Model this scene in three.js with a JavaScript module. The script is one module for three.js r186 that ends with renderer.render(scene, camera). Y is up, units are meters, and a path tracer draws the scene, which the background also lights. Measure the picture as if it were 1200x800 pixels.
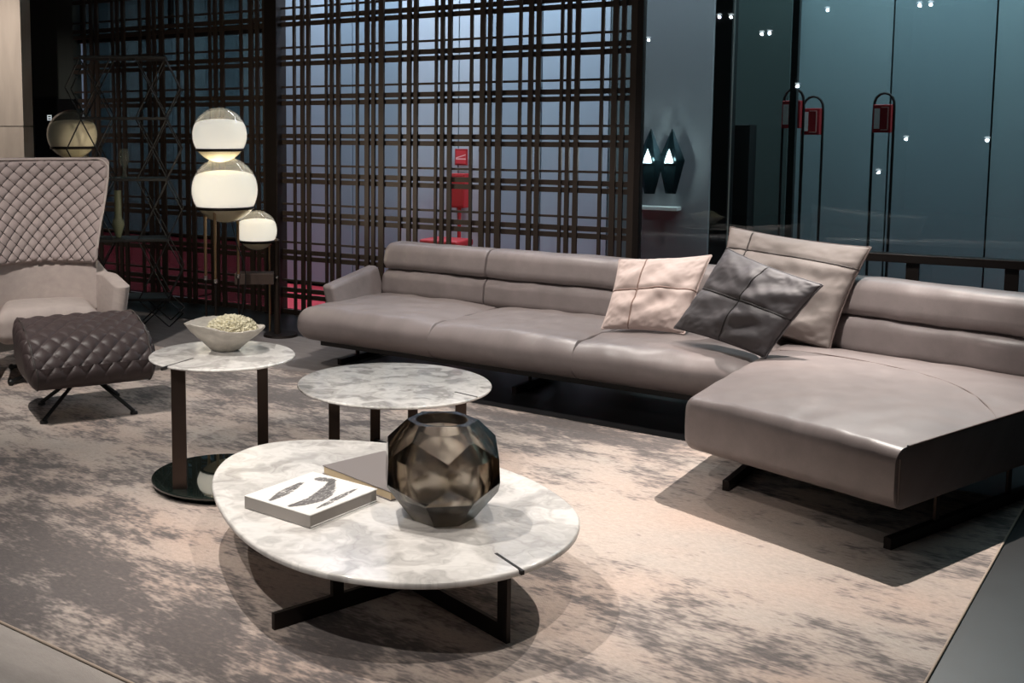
import * as THREE from 'three';
import { mergeGeometries, mergeVertices, toCreasedNormals } from 'three/addons/utils/BufferGeometryUtils.js';
import { RoundedBoxGeometry } from 'three/addons/geometries/RoundedBoxGeometry.js';
import { ConvexGeometry } from 'three/addons/geometries/ConvexGeometry.js';
import { RectAreaLightUniformsLib } from 'three/addons/lights/RectAreaLightUniformsLib.js';
import { createNoise2D, createNoise3D } from 'simplex-noise';
import { Brush, Evaluator, SUBTRACTION } from 'three-bvh-csg';

// ---------------------------------------------------------------- camera, light, exposure
const scene = new THREE.Scene();
const renderer = new THREE.WebGLRenderer();
renderer.toneMapping = THREE.LinearToneMapping;
renderer.toneMappingExposure = 1.0;
renderer.shadowMap.enabled = true;
RectAreaLightUniformsLib.init();
scene.background = new THREE.Color(0x000000);

const F = 1300, CX = 420, CY = 280, EYE = 1.6, PITCH = Math.atan(0.1);
const camera = new THREE.PerspectiveCamera(2 * Math.atan(400 / F) * 180 / Math.PI, 1.5, 0.1, 60);
camera.position.set(0, EYE, 0);
camera.rotation.set(-PITCH, 0, 0);
camera.setViewOffset(1200, 800, 600 - CX, 400 - CY, 1200, 800);
scene.add(camera);

const CEIL = 3.9;
const SPOTS = [ // position, target, candela, cone, penumbra, colour, source size
  [[2.95, 3.7, -6.1], [1.85, 0, -4.45], 92, 0.42, 0.6, 0xfff4ea, 1.2],
  [[0.8, 3.7, -2.5], [0.1, 0, -3.8], 16, 0.42, 0.7, 0xfff4ea, 1.0],
  [[-0.9, 3.7, -4.4], [0.05, 0.2, -4.0], 30, 0.46, 0.7, 0xfff7ef, 1.0],
  [[-1.35, 3.7, -1.6], [-0.05, 0.2, -4.5], 25, 0.42, 0.7, 0xfff7ef, 1.2],
  [[-2.3, 3.7, -5.0], [-1.85, 0.5, -6.9], 44, 0.46, 0.8, 0xfff7ef, 1.2],
  [[0.5, 3.7, -5.7], [0.85, 0.5, -7.1], 36, 0.58, 0.8, 0xfff7ef, 1.2],
  [[1.75, 3.7, -5.0], [2.6, 0.6, -6.1], 46, 0.42, 0.8, 0xfff7ef, 1.2],
  [[-2.4, 3.7, -4.6], [-1.4, 0, -4.6], 18, 0.5, 0.9, 0xfff7ef, 1.2],
  [[0.9, 3.7, -7.6], [0.6, 0, -6.1], 22, 0.5, 0.8, 0xfff7ef, 1.2],
  [[-3.0, 3.7, -8.3], [-3.35, 1.9, -9.9], 26, 0.5, 0.9, 0xfff7ef, 1.2],
];

// ---------------------------------------------------------------- helpers
const V = (x, y, z) => new THREE.Vector3(x, y, z);
const sinP = Math.sin(PITCH), cosP = Math.cos(PITCH);
function ray(u, v) { const a = (u - CX) / F, b = -(v - CY) / F; return V(a, cosP * b - sinP, -sinP * b - cosP); }
function at(u, v, h = 0) { const d = ray(u, v), t = (h - EYE) / d.y; return V(d.x * t, h, d.z * t); }
function onPlane(u, v, P, n) { const d = ray(u, v), o = V(0, EYE, 0); const t = P.clone().sub(o).dot(n) / d.dot(n); return o.addScaledVector(d, t); }
let seedState = 12345;
function rnd() { seedState = (seedState * 1664525 + 1013904223) >>> 0; return seedState / 4294967296; }
const n2 = createNoise2D(rnd), n3 = createNoise3D(rnd);
const fbm2 = (x, y, o = 4) => { let s = 0, a = 0.5; for (let i = 0; i < o; i++) { s += a * n2(x, y); x = x * 2.03 + 17.1; y = y * 2.03 - 9.3; a *= 0.5; } return s; };
const sm = THREE.MathUtils.smoothstep, lerp = THREE.MathUtils.lerp, clamp = THREE.MathUtils.clamp;
const taken = {};
function numbered(n) { taken[n] = (taken[n] ?? -1) + 1; return taken[n] ? n + '_' + String(taken[n]).padStart(3, '0') : n; }
function shade(o) { o.traverse((m) => { if (m.isMesh) { m.castShadow = true; m.receiveShadow = true; } }); return o; }
function thing(name, label, category, pos = [0, 0, 0], turn = 0, group) {
  const g = new THREE.Group(); g.name = numbered(name); g.position.set(...pos); g.rotation.y = turn;
  g.userData = { label, category }; if (group) g.userData.group = group; scene.add(g); return g;
}
function part(name, geo, mat, parent, label) {
  const m = new THREE.Mesh(geo, mat); m.name = name; m.castShadow = m.receiveShadow = true;
  if (label) m.userData.label = label; (parent || scene).add(m); return m;
}
function single(name, geo, mat, label, category, group) {
  const m = part(numbered(name), geo, mat, scene); m.userData = { label, category }; if (group) m.userData.group = group; return m;
}
function struct(name, geo, mat, label, category) {
  const m = part(name, geo, mat, scene); m.userData = { kind: 'structure', label, category }; return m;
}
const box = (w, h, d, x = 0, y = 0, z = 0) => new THREE.BoxGeometry(w, h, d).translate(x, y, z);
const rbox = (w, h, d, r = 0.003, x = 0, y = 0, z = 0) => new RoundedBoxGeometry(w, h, d, 2, r).translate(x, y, z);
const cyl = (r0, r1, h, x = 0, y = 0, z = 0, n = 32) => new THREE.CylinderGeometry(r0, r1, h, n).translate(x, y, z);
const tube = (pts, r, seg = 40, closed = false, radial = 8, tension) => new THREE.TubeGeometry(new THREE.CatmullRomCurve3(pts, closed, 'centripetal'), seg, r, radial, closed);
function rod(a, b, r, n = 8) {
  const d = b.clone().sub(a), g = new THREE.CylinderGeometry(r, r, d.length(), n);
  g.applyQuaternion(new THREE.Quaternion().setFromUnitVectors(V(0, 1, 0), d.clone().normalize())); return g.translate(...a.clone().add(b).multiplyScalar(0.5).toArray());
}
function bar(a, b, w, h) { // rectangular bar from a to b lying level: w thick across, h high, bottom at a.y
  const d = b.clone().sub(a), L = Math.hypot(d.x, d.z); const g = rbox(L, h, w, 0.002);
  g.rotateY(-Math.atan2(d.z, d.x)); return g.translate((a.x + b.x) / 2, a.y + h / 2, (a.z + b.z) / 2);
}
// rounded box with dense edges, deformed by fn(p) ; uv in metres
function soft(w, h, d, r, [mx, my, mz], fn, k = 5) {
  const lists = [[w, mx], [h, my], [d, mz]].map(([s, m]) => {
    const out = [], H = s / 2, rr = Math.min(r, H * 0.999);
    for (let i = 0; i < k; i++) out.push(-H + rr * (1 - Math.tan((1 - i / k) * Math.PI / 4)));
    for (let i = 0; i <= m; i++) out.push(lerp(-H + rr, H - rr, i / m));
    for (let i = 1; i <= k; i++) out.push(H - rr * (1 - Math.tan((i / k) * Math.PI / 4)));
    return out;
  });
  const n = lists.map((l) => l.length - 1);
  let g = new THREE.BoxGeometry(2, 2, 2, ...n); g.deleteAttribute('uv'); g.deleteAttribute('normal');
  const p = g.attributes.position, inner = [w, h, d].map((s) => s / 2 - Math.min(r, s / 2 * 0.999));
  const uv = new Float32Array(p.count * 2), q = V(), o = V();
  for (let i = 0; i < p.count; i++) {
    const c = [p.getX(i), p.getY(i), p.getZ(i)].map((t, a) => lists[a][Math.round((t + 1) / 2 * n[a])]);
    q.set(...c.map((t, a) => clamp(t, -inner[a], inner[a])));
    o.set(c[0] - q.x, c[1] - q.y, c[2] - q.z); const len = o.length(); if (len > 1e-9) o.multiplyScalar(r / len);
    q.add(o); uv[i * 2] = q.x; uv[i * 2 + 1] = q.y + q.z;
    const nn = len > 1e-9 ? o.clone().normalize() : V(0, 1, 0);
    if (fn) fn(q, nn, c);
    p.setXYZ(i, q.x, q.y, q.z);
  }
  g.setAttribute('uv', new THREE.BufferAttribute(uv, 2));
  const keep = g.attributes.uv; g = mergeVertices(g, 1e-5); g.computeVertexNormals(); return g;
}
function dataTex(w, h, fn, srgb = true, repeat) {
  const d = new Uint8Array(w * h * 4);
  for (let y = 0; y < h; y++) for (let x = 0; x < w; x++) { const c = fn(x / w, y / h, x, y), i = (y * w + x) * 4; d[i] = c[0]; d[i + 1] = c[1]; d[i + 2] = c[2]; d[i + 3] = 255; }
  const t = new THREE.DataTexture(d, w, h, THREE.RGBAFormat); t.magFilter = THREE.LinearFilter; t.minFilter = THREE.LinearMipmapLinearFilter; t.generateMipmaps = true;
  t.wrapS = t.wrapT = THREE.RepeatWrapping; if (srgb) t.colorSpace = THREE.SRGBColorSpace; if (repeat) t.repeat.set(...repeat); t.needsUpdate = true; return t;
}
const std = (o) => new THREE.MeshStandardMaterial(o), phy = (o) => new THREE.MeshPhysicalMaterial(o);
// tileable fbm from 4D-free trick: blend of shifted copies
const tile = (f) => (u, v) => { const a = f(u, v), b = f(u - 1, v), c = f(u, v - 1), d = f(u - 1, v - 1); return (a * (1 - u) + b * u) * (1 - v) + (c * (1 - u) + d * u) * v; };

// ---------------------------------------------------------------- materials
const leatherGrain = tile((u, v) => fbm2(u * 60, v * 60, 3)), leatherTone = tile((u, v) => fbm2(u * 4, v * 4, 4));
const leatherMap = dataTex(512, 512, (u, v) => { const t = 1 + 0.11 * leatherTone(u, v) + 0.03 * leatherGrain(u, v); return [127 * t, 118 * t, 117 * t]; }, true, [1.3, 1.3]);
const leatherBump = dataTex(512, 512, (u, v) => { const t = 128 + 90 * leatherGrain(u, v); return [t, t, t]; }, false, [4, 4]);
const M = {};
M.leather = phy({ map: leatherMap, bumpMap: leatherBump, bumpScale: 0.0006, roughness: 0.38, specularIntensity: 0.9, sheen: 0.15, sheenRoughness: 0.5, sheenColor: new THREE.Color(0.5, 0.45, 0.42) });
M.leatherDark = phy({ color: 0x453b3b, bumpMap: leatherBump, bumpScale: 0.0005, roughness: 0.46, specularIntensity: 0.7 });
M.pipe = std({ color: 0x3b3432, roughness: 0.55 });
M.pipeTaupe = std({ color: 0x6a5d59, roughness: 0.5 });
const weave = tile((u, v) => fbm2(u * 90, v * 90, 2));
const weaveBump = dataTex(512, 512, (u, v) => { const t = 128 + 80 * weave(u, v) + 20 * Math.sin(u * 512) * Math.sin(v * 512); return [t, t, t]; }, false, [5, 5]);
const chairTone = tile((u, v) => fbm2(u * 5, v * 5, 4));
const fabricMap = (c, k = 0.08) => dataTex(256, 256, (u, v) => { const t = 1 + k * chairTone(u, v) + 0.05 * weave(u, v); return c.map((x) => clamp(x * t, 0, 255)); }, true, [2, 2]);
M.chair = phy({ map: fabricMap([170, 158, 153]), bumpMap: weaveBump, bumpScale: 0.0008, roughness: 0.85, sheen: 0.3, sheenRoughness: 0.6, sheenColor: new THREE.Color(0.4, 0.38, 0.37) });
M.quilt = phy({ map: fabricMap([150, 137, 134]), bumpMap: weaveBump, bumpScale: 0.0006, roughness: 0.65, sheen: 0.25, sheenRoughness: 0.5, sheenColor: new THREE.Color(0.4, 0.37, 0.36) });
M.pillowPink = phy({ map: fabricMap([192, 174, 168], 0.05), bumpMap: weaveBump, bumpScale: 0.0006, roughness: 0.75, sheen: 0.2, sheenColor: new THREE.Color(0.5, 0.45, 0.43) });
M.pillowDark = phy({ map: fabricMap([76, 73, 76], 0.12), bumpMap: weaveBump, bumpScale: 0.0006, roughness: 0.6 });
M.pillowGrey = phy({ map: fabricMap([141, 132, 128], 0.1), bumpMap: weaveBump, bumpScale: 0.0006, roughness: 0.68, sheen: 0.2, sheenColor: new THREE.Color(0.5, 0.45, 0.43) });
M.bronze = std({ color: 0x4a3f39, roughness: 0.38, metalness: 0.85 });
M.bronzeDark = std({ color: 0x2d2725, roughness: 0.45, metalness: 0.7 });
M.black = std({ color: 0x121212, roughness: 0.5 });
M.blackGloss = std({ color: 0x0c0c0d, roughness: 0.2 });
M.brass = std({ color: 0xb59a76, roughness: 0.28, metalness: 1 });
M.steel = std({ color: 0xc8c6c2, roughness: 0.25, metalness: 1 });
M.lattice = std({ color: 0x3a302a, roughness: 0.5, metalness: 0.35 });
const marbleFn = (s, vein) => dataTex(1024, 1024, (u, v) => {
  const wx = fbm2(u * 3 + s, v * 3, 4), wy = fbm2(u * 3 - s, v * 3 + 5, 4);
  const a = fbm2(u * 2.4 + wx * 0.9 + s, v * 4.2 + wy * 0.9, 5), ridge = 1 - Math.abs(fbm2(u * 3.1 + wx * 1.3 - s, v * 5.5 + wy * 1.3, 5)) * 2.2;
  const k = clamp(sm(a, -0.35, 0.6) * 0.8 * vein + Math.pow(clamp(ridge, 0, 1), 4) * 0.25 * vein + 0.07 * fbm2(u * 40, v * 60, 2), 0, 1);
  return [lerp(222, 152, k), lerp(219, 149, k), lerp(215, 146, k)];
});
M.marble = [0, 31, 77].map((s, i) => phy({ map: marbleFn(s, [0.75, 1.0, 0.75][i]), roughness: [0.2, 0.14, 0.1][i], specularIntensity: 0.9 }));
M.smoke = phy({ color: 0x1b2320, roughness: 0.03, specularIntensity: 1, clearcoat: 1, clearcoatRoughness: 0.02 });
M.red = std({ color: 0xa02026, roughness: 0.5 });
M.white = std({ color: 0xe8e6e2, roughness: 0.6 });
const floorMap = dataTex(1024, 1024, tile2((u, v) => { const t = 1 + 0.16 * fbm2(u * 10, v * 10, 5) + 0.07 * n2(u * 300, v * 300); return [34 * t, 34 * t, 35 * t]; }), true, [0.4, 0.4]);
function tile2(f) { return (u, v) => f(u, v).map((x) => clamp(x, 0, 255)); }
M.floor = std({ map: floorMap, roughness: 0.36 });
M.wallDark = std({ color: 0x2a2c2a, roughness: 0.7 });

// ---------------------------------------------------------------- frames of the place
const TH = 33.2 * Math.PI / 180, LD = V(Math.cos(TH), 0, Math.sin(TH)), LN = V(-Math.sin(TH), 0, Math.cos(TH)), L0 = V(-0.59, 0, -9.48);
const onL = (s, off = 0, y = 0) => L0.clone().addScaledVector(LD, s).addScaledVector(LN, off).setY(y);   // along the screen line; off > 0 towards the lounge
const sAt = (u, off = 0) => onPlane(u, 150, onL(0, off), LN).sub(L0).dot(LD);
function lbox(s0, s1, y0, y1, off, th) { const g = box(Math.abs(s1 - s0), y1 - y0, th); g.rotateY(-TH); const c = onL((s0 + s1) / 2, off, (y0 + y1) / 2); return g.translate(c.x, c.y, c.z); }
const LY = (u, v, off = 0) => onPlane(u, v, onL(0, off), LN).y;

// ---------------------------------------------------------------- setting
{ const g = box(26, 0.2, 26, 0, -0.1, -7); const p = g.attributes.position, uv = g.attributes.uv; for (let i = 0; i < p.count; i++) uv.setXY(i, p.getX(i), p.getZ(i)); struct('floor', g, M.floor, 'dark grey polished stone floor', 'floor'); }
struct('ceiling', box(26, 0.2, 26, 0, CEIL + 0.1, -7), std({ color: 0x191919, roughness: 0.9 }), 'black ceiling', 'ceiling');
struct('wall_rear', box(26, CEIL, 0.2, 0, CEIL / 2, 6), M.wallDark, 'dark wall behind the viewer', 'wall');
struct('wall_left', box(0.2, CEIL, 26, -7.5, CEIL / 2, -7), M.wallDark, 'dark side wall', 'wall');
struct('wall_right', box(0.2, CEIL, 26, 9.5, CEIL / 2, -7), M.wallDark, 'dark side wall', 'wall');
struct('wall_end', box(26, CEIL, 0.2, 0, CEIL / 2, -19.6), M.wallDark, 'dark end wall', 'wall');
// panelled blue wall across the aisle
{
  const tones = [0x9fb3c0, 0x90a6b4, 0xabbcc7, 0x859ba9].map((c) => std({ color: c, roughness: 0.6 }));
  const tealTones = [0x86989d, 0x7d9096].map((c) => std({ color: c, roughness: 0.6 }));
  const tealDark = std({ color: 0x465a5e, roughness: 0.6 });
  const g = new THREE.Group(); g.name = 'wall_back'; g.userData = { kind: 'structure', label: 'blue panelled wall beyond the aisle', category: 'wall' }; scene.add(g);
  part('core', lbox(-1.25, 8.5, 0, CEIL, -1.6, 0.1), M.wallDark, g);
  let s = -1.25, i = 0; const ws = [0.62, 0.3, 0.55, 0.62, 0.22, 0.6];
  while (s < 8.3) { const w = s > 3.0 ? 0.66 : ws[i % 6], t = s > 3.0 ? tealTones[i % 2] : s > sAt(687, -1.5) - 0.1 ? tealDark : tones[(i * 7 + (i >> 1)) % 4]; part('panel', lbox(s + 0.006, s + w - 0.006, 0.05, CEIL, -1.5, 0.05 + 0.012 * (i % 2)), t, g); s += w; i++; }
  const g2 = new THREE.Group(); g2.name = 'wall_far'; g2.userData = { kind: 'structure', label: 'grey-blue panelled wall at the far end of the aisle', category: 'wall' }; scene.add(g2);
  part('core', lbox(-8, -1.25, 0, CEIL, -4.6, 0.1), M.wallDark, g2);
  for (let k = 0; k < 10; k++) part('panel', lbox(-8 + k * 0.64 + 0.006, -8 + (k + 1) * 0.64 - 0.006, 0.05, CEIL, -4.5, 0.05), tones[(k * 3) % 4], g2);
  part('panel', lbox(-1.31, -1.25, 0, CEIL, -3.05, 3.0), tones[1], g2);
}
{ const m = std({ map: fabricMap([170, 42, 56], 0.06), roughness: 0.95 });
  single('red_carpet', lbox(-1.24, 8.2, 0.0, 0.012, -0.82, 1.26), m, 'bright red carpet on the aisle right behind the lattice and glass', 'carpet');
  single('red_carpet', lbox(-8, -1.33, 0.0, 0.012, -2.34, 4.2), m, 'bright red carpet on the wider aisle behind the globe lamps', 'carpet'); }

// lattice screens
const POST = [];
{
  const period = 0.33, thin0 = 1.615, TOP = 3.5;
  const s0 = sAt(330), step = (sAt(746) - sAt(330)) / 3;
  const vPat = [[0.142, 0.022], [0.2235, 0.034], [0.2825, 0.034], [0.458, 0.02], [0.511, 0.03], [0.574, 0.034], [0.753, 0.022], [0.844, 0.038], [0.902, 0.03], [0.976, 0.046]];
  const mk = (a, b, label, k) => {
    const w = b - a, base = onL(a), g = thing('lattice_screen', label, 'screen', [base.x, 0, base.z], -TH, 'lattice screens beside the aisle');
    const frameW = 0.012;
    const vg = {}, hg = {};
    const vbar = (x, bw, z = 0.012, d = 0.022) => part('upright', vg[bw + '_' + d] ??= box(bw, TOP, d), M.lattice, g).position.set(x, TOP / 2, z);
    for (const [f, bw] of vPat) vbar(f * w, bw * w);
    const hb = (y, bh) => part('crossbar', hg[bh] ??= box(w - 0.004, bh, 0.018), M.lattice, g).position.set(w / 2, y, -0.01);
    for (let y = thin0 - 4 * period; y < TOP; y += period) { hb(y, 0.017); hb(y - 0.25 * period, 0.038); hb(y - 0.41 * period, 0.038); }
    hb(0.02, 0.04); hb(TOP - 0.02, 0.04);
    return g;
  };
  const R = ['dark bronze lattice screen next to the wide square post', 'dark bronze lattice screen behind the left end of the sofa back', 'dark bronze lattice screen next to the glass wall'];
  for (let k = 0; k < 3; k++) mk(s0 + k * step, s0 + (k + 1) * step, R[k], k);
  const LL = ['dark bronze lattice screen behind the globe floor lamps', 'dark bronze lattice screen behind the black shelf rack', 'dark bronze lattice screen beside the dark wall panel'];
  const sp = sAt(316), se = sAt(88), st = (sp - se) / 2;
  for (let k = 0; k < 2; k++) mk(sp - (k + 1) * st, sp - k * st, LL[k], k);
  const P = thing('square_post', 'wide dark bronze square post between lattice screens', 'post', onL((sp + s0) / 2).toArray(), -TH);
  part('shaft', rbox(s0 - sp, CEIL, 0.14, 0.004, 0, CEIL / 2, 0), M.bronzeDark, P);
  part('foot_plate', rbox(s0 - sp + 0.02, 0.012, 0.17, 0.003, 0, 0.006, 0), M.bronzeDark, P);
  const hd = thing('header_beam', 'dark header beam crossing behind the left lattice screens', 'beam');
  part('beam', lbox(se, sp, 2.42, 2.5, -0.09, 0.05), M.bronzeDark, hd);
  for (const s of [se + 0.05, (se + sp) / 2, sp - 0.05]) part('strut', lbox(s - 0.02, s + 0.02, 2.5, CEIL, -0.09, 0.04), M.bronzeDark, hd);
  // smoked pane added behind left screens to dim the panels beyond
  const pane = struct('window_1', lbox(se, sp, 0.02, CEIL, -0.16, 0.008), phy({ color: 0x8d9895, transmission: 1, thickness: 0, roughness: 0.02, ior: 1.45 }), 'added smoked glass dimming the panels behind the left lattice screens', 'window');
  // end frame of the lattice
  const e = s0 + 3 * step;
  const P2 = thing('end_post', 'slim dark post where the lattice meets the glass wall', 'post', onL(e + 0.02).toArray(), -TH);
  part('shaft', rbox(0.045, CEIL, 0.07, 0.003, 0, CEIL / 2, 0), M.bronzeDark, P2);
  part('foot_plate', rbox(0.08, 0.01, 0.1, 0.003, 0, 0.005, 0), M.bronzeDark, P2);
}
// glass wall on the right
{
  const gm = phy({ color: 0xc4cfd0, transmission: 1, thickness: 0, roughness: 0.01, ior: 1.5 });
  const a = sAt(746) + 0.05, b = sAt(857), c = 8.2;
  struct('window_2', lbox(a, b - 0.004, 0.03, CEIL, 0, 0.012), gm, 'tinted glass pane next to the lattice screen', 'window');
  struct('window_3', lbox(b + 0.004, c, 0.03, CEIL, 0, 0.012), gm, 'wide tinted glass pane behind the sofa', 'window');
  struct('trim_1', lbox(b - 0.004, b + 0.004, 0.03, CEIL, 0.004, 0.012), std({ color: 0x8a9494, roughness: 0.3, metalness: 0.6 }), 'thin bright glass joint', 'trim');
  struct('trim_2', lbox(a, c, 0, 0.03, 0, 0.05), M.blackGloss, 'floor channel of the glass wall', 'trim');
  const s1 = sAt(925, -0.25), s2 = sAt(933, -0.25);
  const mu = thing('black_mullion', 'tall thin black mullion behind the glass wall', 'post', onL((s1 + s2) / 2, -0.25).toArray(), -TH);
  part('shaft', rbox(s2 - s1, CEIL - 0.02, 0.06, 0.003, 0, CEIL / 2 + 0.01, 0), M.black, mu); part('foot_plate', rbox(0.1, 0.012, 0.1, 0.003, 0, 0.018, 0), M.black, mu);
  const c1 = sAt(838, -0.7), c2 = sAt(858, -0.7);
  const co = thing('black_column', 'black square column behind the glass wall', 'column', onL((c1 + c2) / 2, -0.7).toArray(), -TH);
  part('shaft', rbox(c2 - c1, CEIL - 0.012, 0.16, 0.004, 0, CEIL / 2 + 0.006, 0), M.black, co); part('foot_plate', rbox(c2 - c1 + 0.03, 0.012, 0.19, 0.003, 0, 0.018, 0), M.black, co);
  // dark green-grey panel right of the column with a black cabinet
  const d1 = sAt(862, -1.3), d2 = sAt(924, -1.3);
  const dp = thing('wall_panel', 'dark green-grey partition panel behind the black column', 'panel', onL((d1 + d2) / 2, -1.3).toArray(), -TH);
  part('board', rbox(d2 - d1, CEIL - 0.02, 0.06, 0.003, 0, CEIL / 2, 0), std({ color: 0x3f4d4b, roughness: 0.6 }), dp);
  part('skirting', rbox(d2 - d1, 0.1, 0.01, 0.003, 0, 0.065, 0.034), M.black, dp);
  const k1 = sAt(860, -0.95), k2 = sAt(883, -0.95), kt = LY(872, 148, -0.95);
  const kb = thing('tall_cabinet', 'tall black cabinet standing behind the glass wall', 'cabinet', onL((k1 + k2) / 2, -0.95).setY(0.012).toArray(), -TH);
  part('body', rbox(k2 - k1, kt - 0.06, 0.2, 0.004, 0, (kt - 0.06) / 2 + 0.06, 0), M.black, kb); part('plinth', rbox(k2 - k1 - 0.03, 0.06, 0.17, 0.003, 0, 0.03, 0), M.blackGloss, kb);
  // grey display panel with diamond mirrors
  const OFF = -1.3, e1 = sAt(752, OFF), e2 = sAt(834, OFF);
  const ep = thing('display_panel', 'warm grey display panel behind the glass beside the lattice', 'panel', onL((e1 + e2) / 2, OFF).toArray(), -TH);
  part('board', rbox(e2 - e1, CEIL - 0.02, 0.05, 0.003, 0, CEIL / 2 + 0.005, 0), std({ color: 0x9a989b, roughness: 0.6 }), ep);
  const lv = LY(776, 243, OFF); part('ledge', rbox((e2 - e1) * 0.6, 0.03, 0.12, 0.003, -(e2 - e1) * 0.18, lv, 0.085), M.white, ep, 'white ledge');
  const dm = std({ color: 0x243338, roughness: 0.12, metalness: 0.6 });
  [[763, 'left', -0.14], [788, 'right', -0.14]].forEach(([u, , o], i) => {
    const off2 = OFF + 0.12, s = sAt(u, off2), yt = LY(u, 151, off2), yb = LY(u, 227, off2), w = sAt(u + 13, off2) - sAt(u - 13, off2), ym = LY(u, 188, off2);
    const pts = []; for (const [y, ww] of [[yt, 0.004], [ym, w / 2], [yb, w / 5]]) for (let k = 0; k < 6; k++) { const a = k * Math.PI / 3; pts.push(V(ww * Math.cos(a), y, ww * 0.6 * Math.sin(a))); }
    const g = thing('diamond_lantern', ['smoked diamond-shaped lantern on the grey panel beside the lattice screen', 'smoked diamond-shaped lantern on the grey panel beside the black column'][i], 'lantern', onL(s, off2).toArray(), -TH, 'diamond lanterns');
    part('shell', new ConvexGeometry(pts.map((p) => p.setX(p.x * 1.2))), dm, g);
    part('bracket', cyl(0.01, 0.01, 0.085, 0, 0, 0, 10).rotateX(Math.PI / 2).translate(0, ym, -0.05), M.black, g);
    const zf = w * 0.36, sh = new THREE.Shape([new THREE.Vector2(-0.035, 0), new THREE.Vector2(0.035, 0), new THREE.Vector2(0.03, 0.03), new THREE.Vector2(0.0, 0.115), new THREE.Vector2(-0.03, 0.03)]);
    part('lit_pane', new THREE.ExtrudeGeometry(sh, { depth: 0.01, bevelEnabled: false }).translate(0.0, ym - 0.02, zf - 0.004), std({ color: 0xffffff, emissive: 0xdfeeee, emissiveIntensity: 0.7 }), g, 'bright pane');
    const pl = new THREE.PointLight(0xe8f4f4, 0.25); pl.position.set(0, ym + 0.03, zf + 0.06); pl.castShadow = true; g.add(pl);
  });
  // console behind sofa
  const off = 0.32;
  const y1 = LY(1100, 299.5, off), q0 = sAt(1000, off), q1 = 6.6;
  const cs = thing('console_rail', 'dark bronze rail on posts between the sofa and the glass wall', 'rail', onL(q0, off).toArray(), -TH);
  part('top_rail', rbox(q1 - q0, 0.05, 0.1, 0.004, (q1 - q0) / 2, y1 - 0.025, 0), M.bronzeDark, cs);
  for (const u of [1078, 1196, 1330]) { const s = sAt(u, off) - q0; part('post', rbox(0.07, y1 - 0.05, 0.05, 0.003, s, (y1 - 0.05) / 2, 0), M.bronzeDark, cs); part('post_foot', rbox(0.1, 0.012, 0.09, 0.003, s, 0.006, 0), M.bronzeDark, cs); }
}
// extinguisher stands
{
  const stand = (u, vTop, off, label, narrow) => {
    const s = sAt(u, off), top = LY(u, vTop, off), P = onL(s, off, 0.012);
    const g = thing('extinguisher_stand', label, 'fire stand', P.toArray(), -TH, 'fire point stands behind the glass');
    const w = (sAt(u + 11.5, off) - sAt(u - 11.5, off)) / 2, t = top - 0.012, pts = [V(-w, 0.02, 0)];
    for (let k = 0; k <= 12; k++) { const a = Math.PI - k * Math.PI / 12; pts.push(V(w * Math.cos(a), t - w * 1.2 + w * 1.2 * Math.sin(a), 0)); }
    pts.push(V(w, 0.02, 0));
    part('loop', tube(pts, 0.009, 120), M.black, g);
    part('base_plate', rbox(w * 2 + 0.1, 0.02, 0.24, 0.005, 0, 0.01, 0), M.black, g);
    part('crossbar', rbox(w * 2, 0.018, 0.018, 0.004, 0, 0.55, 0), M.black, g);
    const bh = 0.19, by = t - w * 1.2 - bh / 2 - 0.005;
    const b = part('red_box', rbox(w * 2 - 0.01, bh, 0.1, 0.006, 0, by, 0.03), M.red, g, 'red box');
    part('label_card', box(w * 0.55, bh * 0.72, 0.004, -w * 0.5, by, 0.082), M.white, b, 'white card');
    const fr = [box(w * 0.7, 0.006, 0.004, w * 0.25, by + bh * 0.4, 0.082), box(w * 0.7, 0.006, 0.004, w * 0.25, by - bh * 0.4, 0.082), box(0.006, bh * 0.8, 0.004, w * 0.6, by, 0.082)];
    part('printed_frame', mergeGeometries(fr), std({ color: 0xd8a8a0, roughness: 0.6 }), b, 'pale outline');
    return g;
  };
  stand(1035, 109, -0.75, 'red fire point box on a black loop stand, apart from the other two');
  stand(952, 113, -0.95, 'red fire point box on a black loop stand, lower one beside the black mullion');
  stand(929, 104, -0.55, 'red fire point box on a black loop stand overlapping the black mullion');
}
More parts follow.
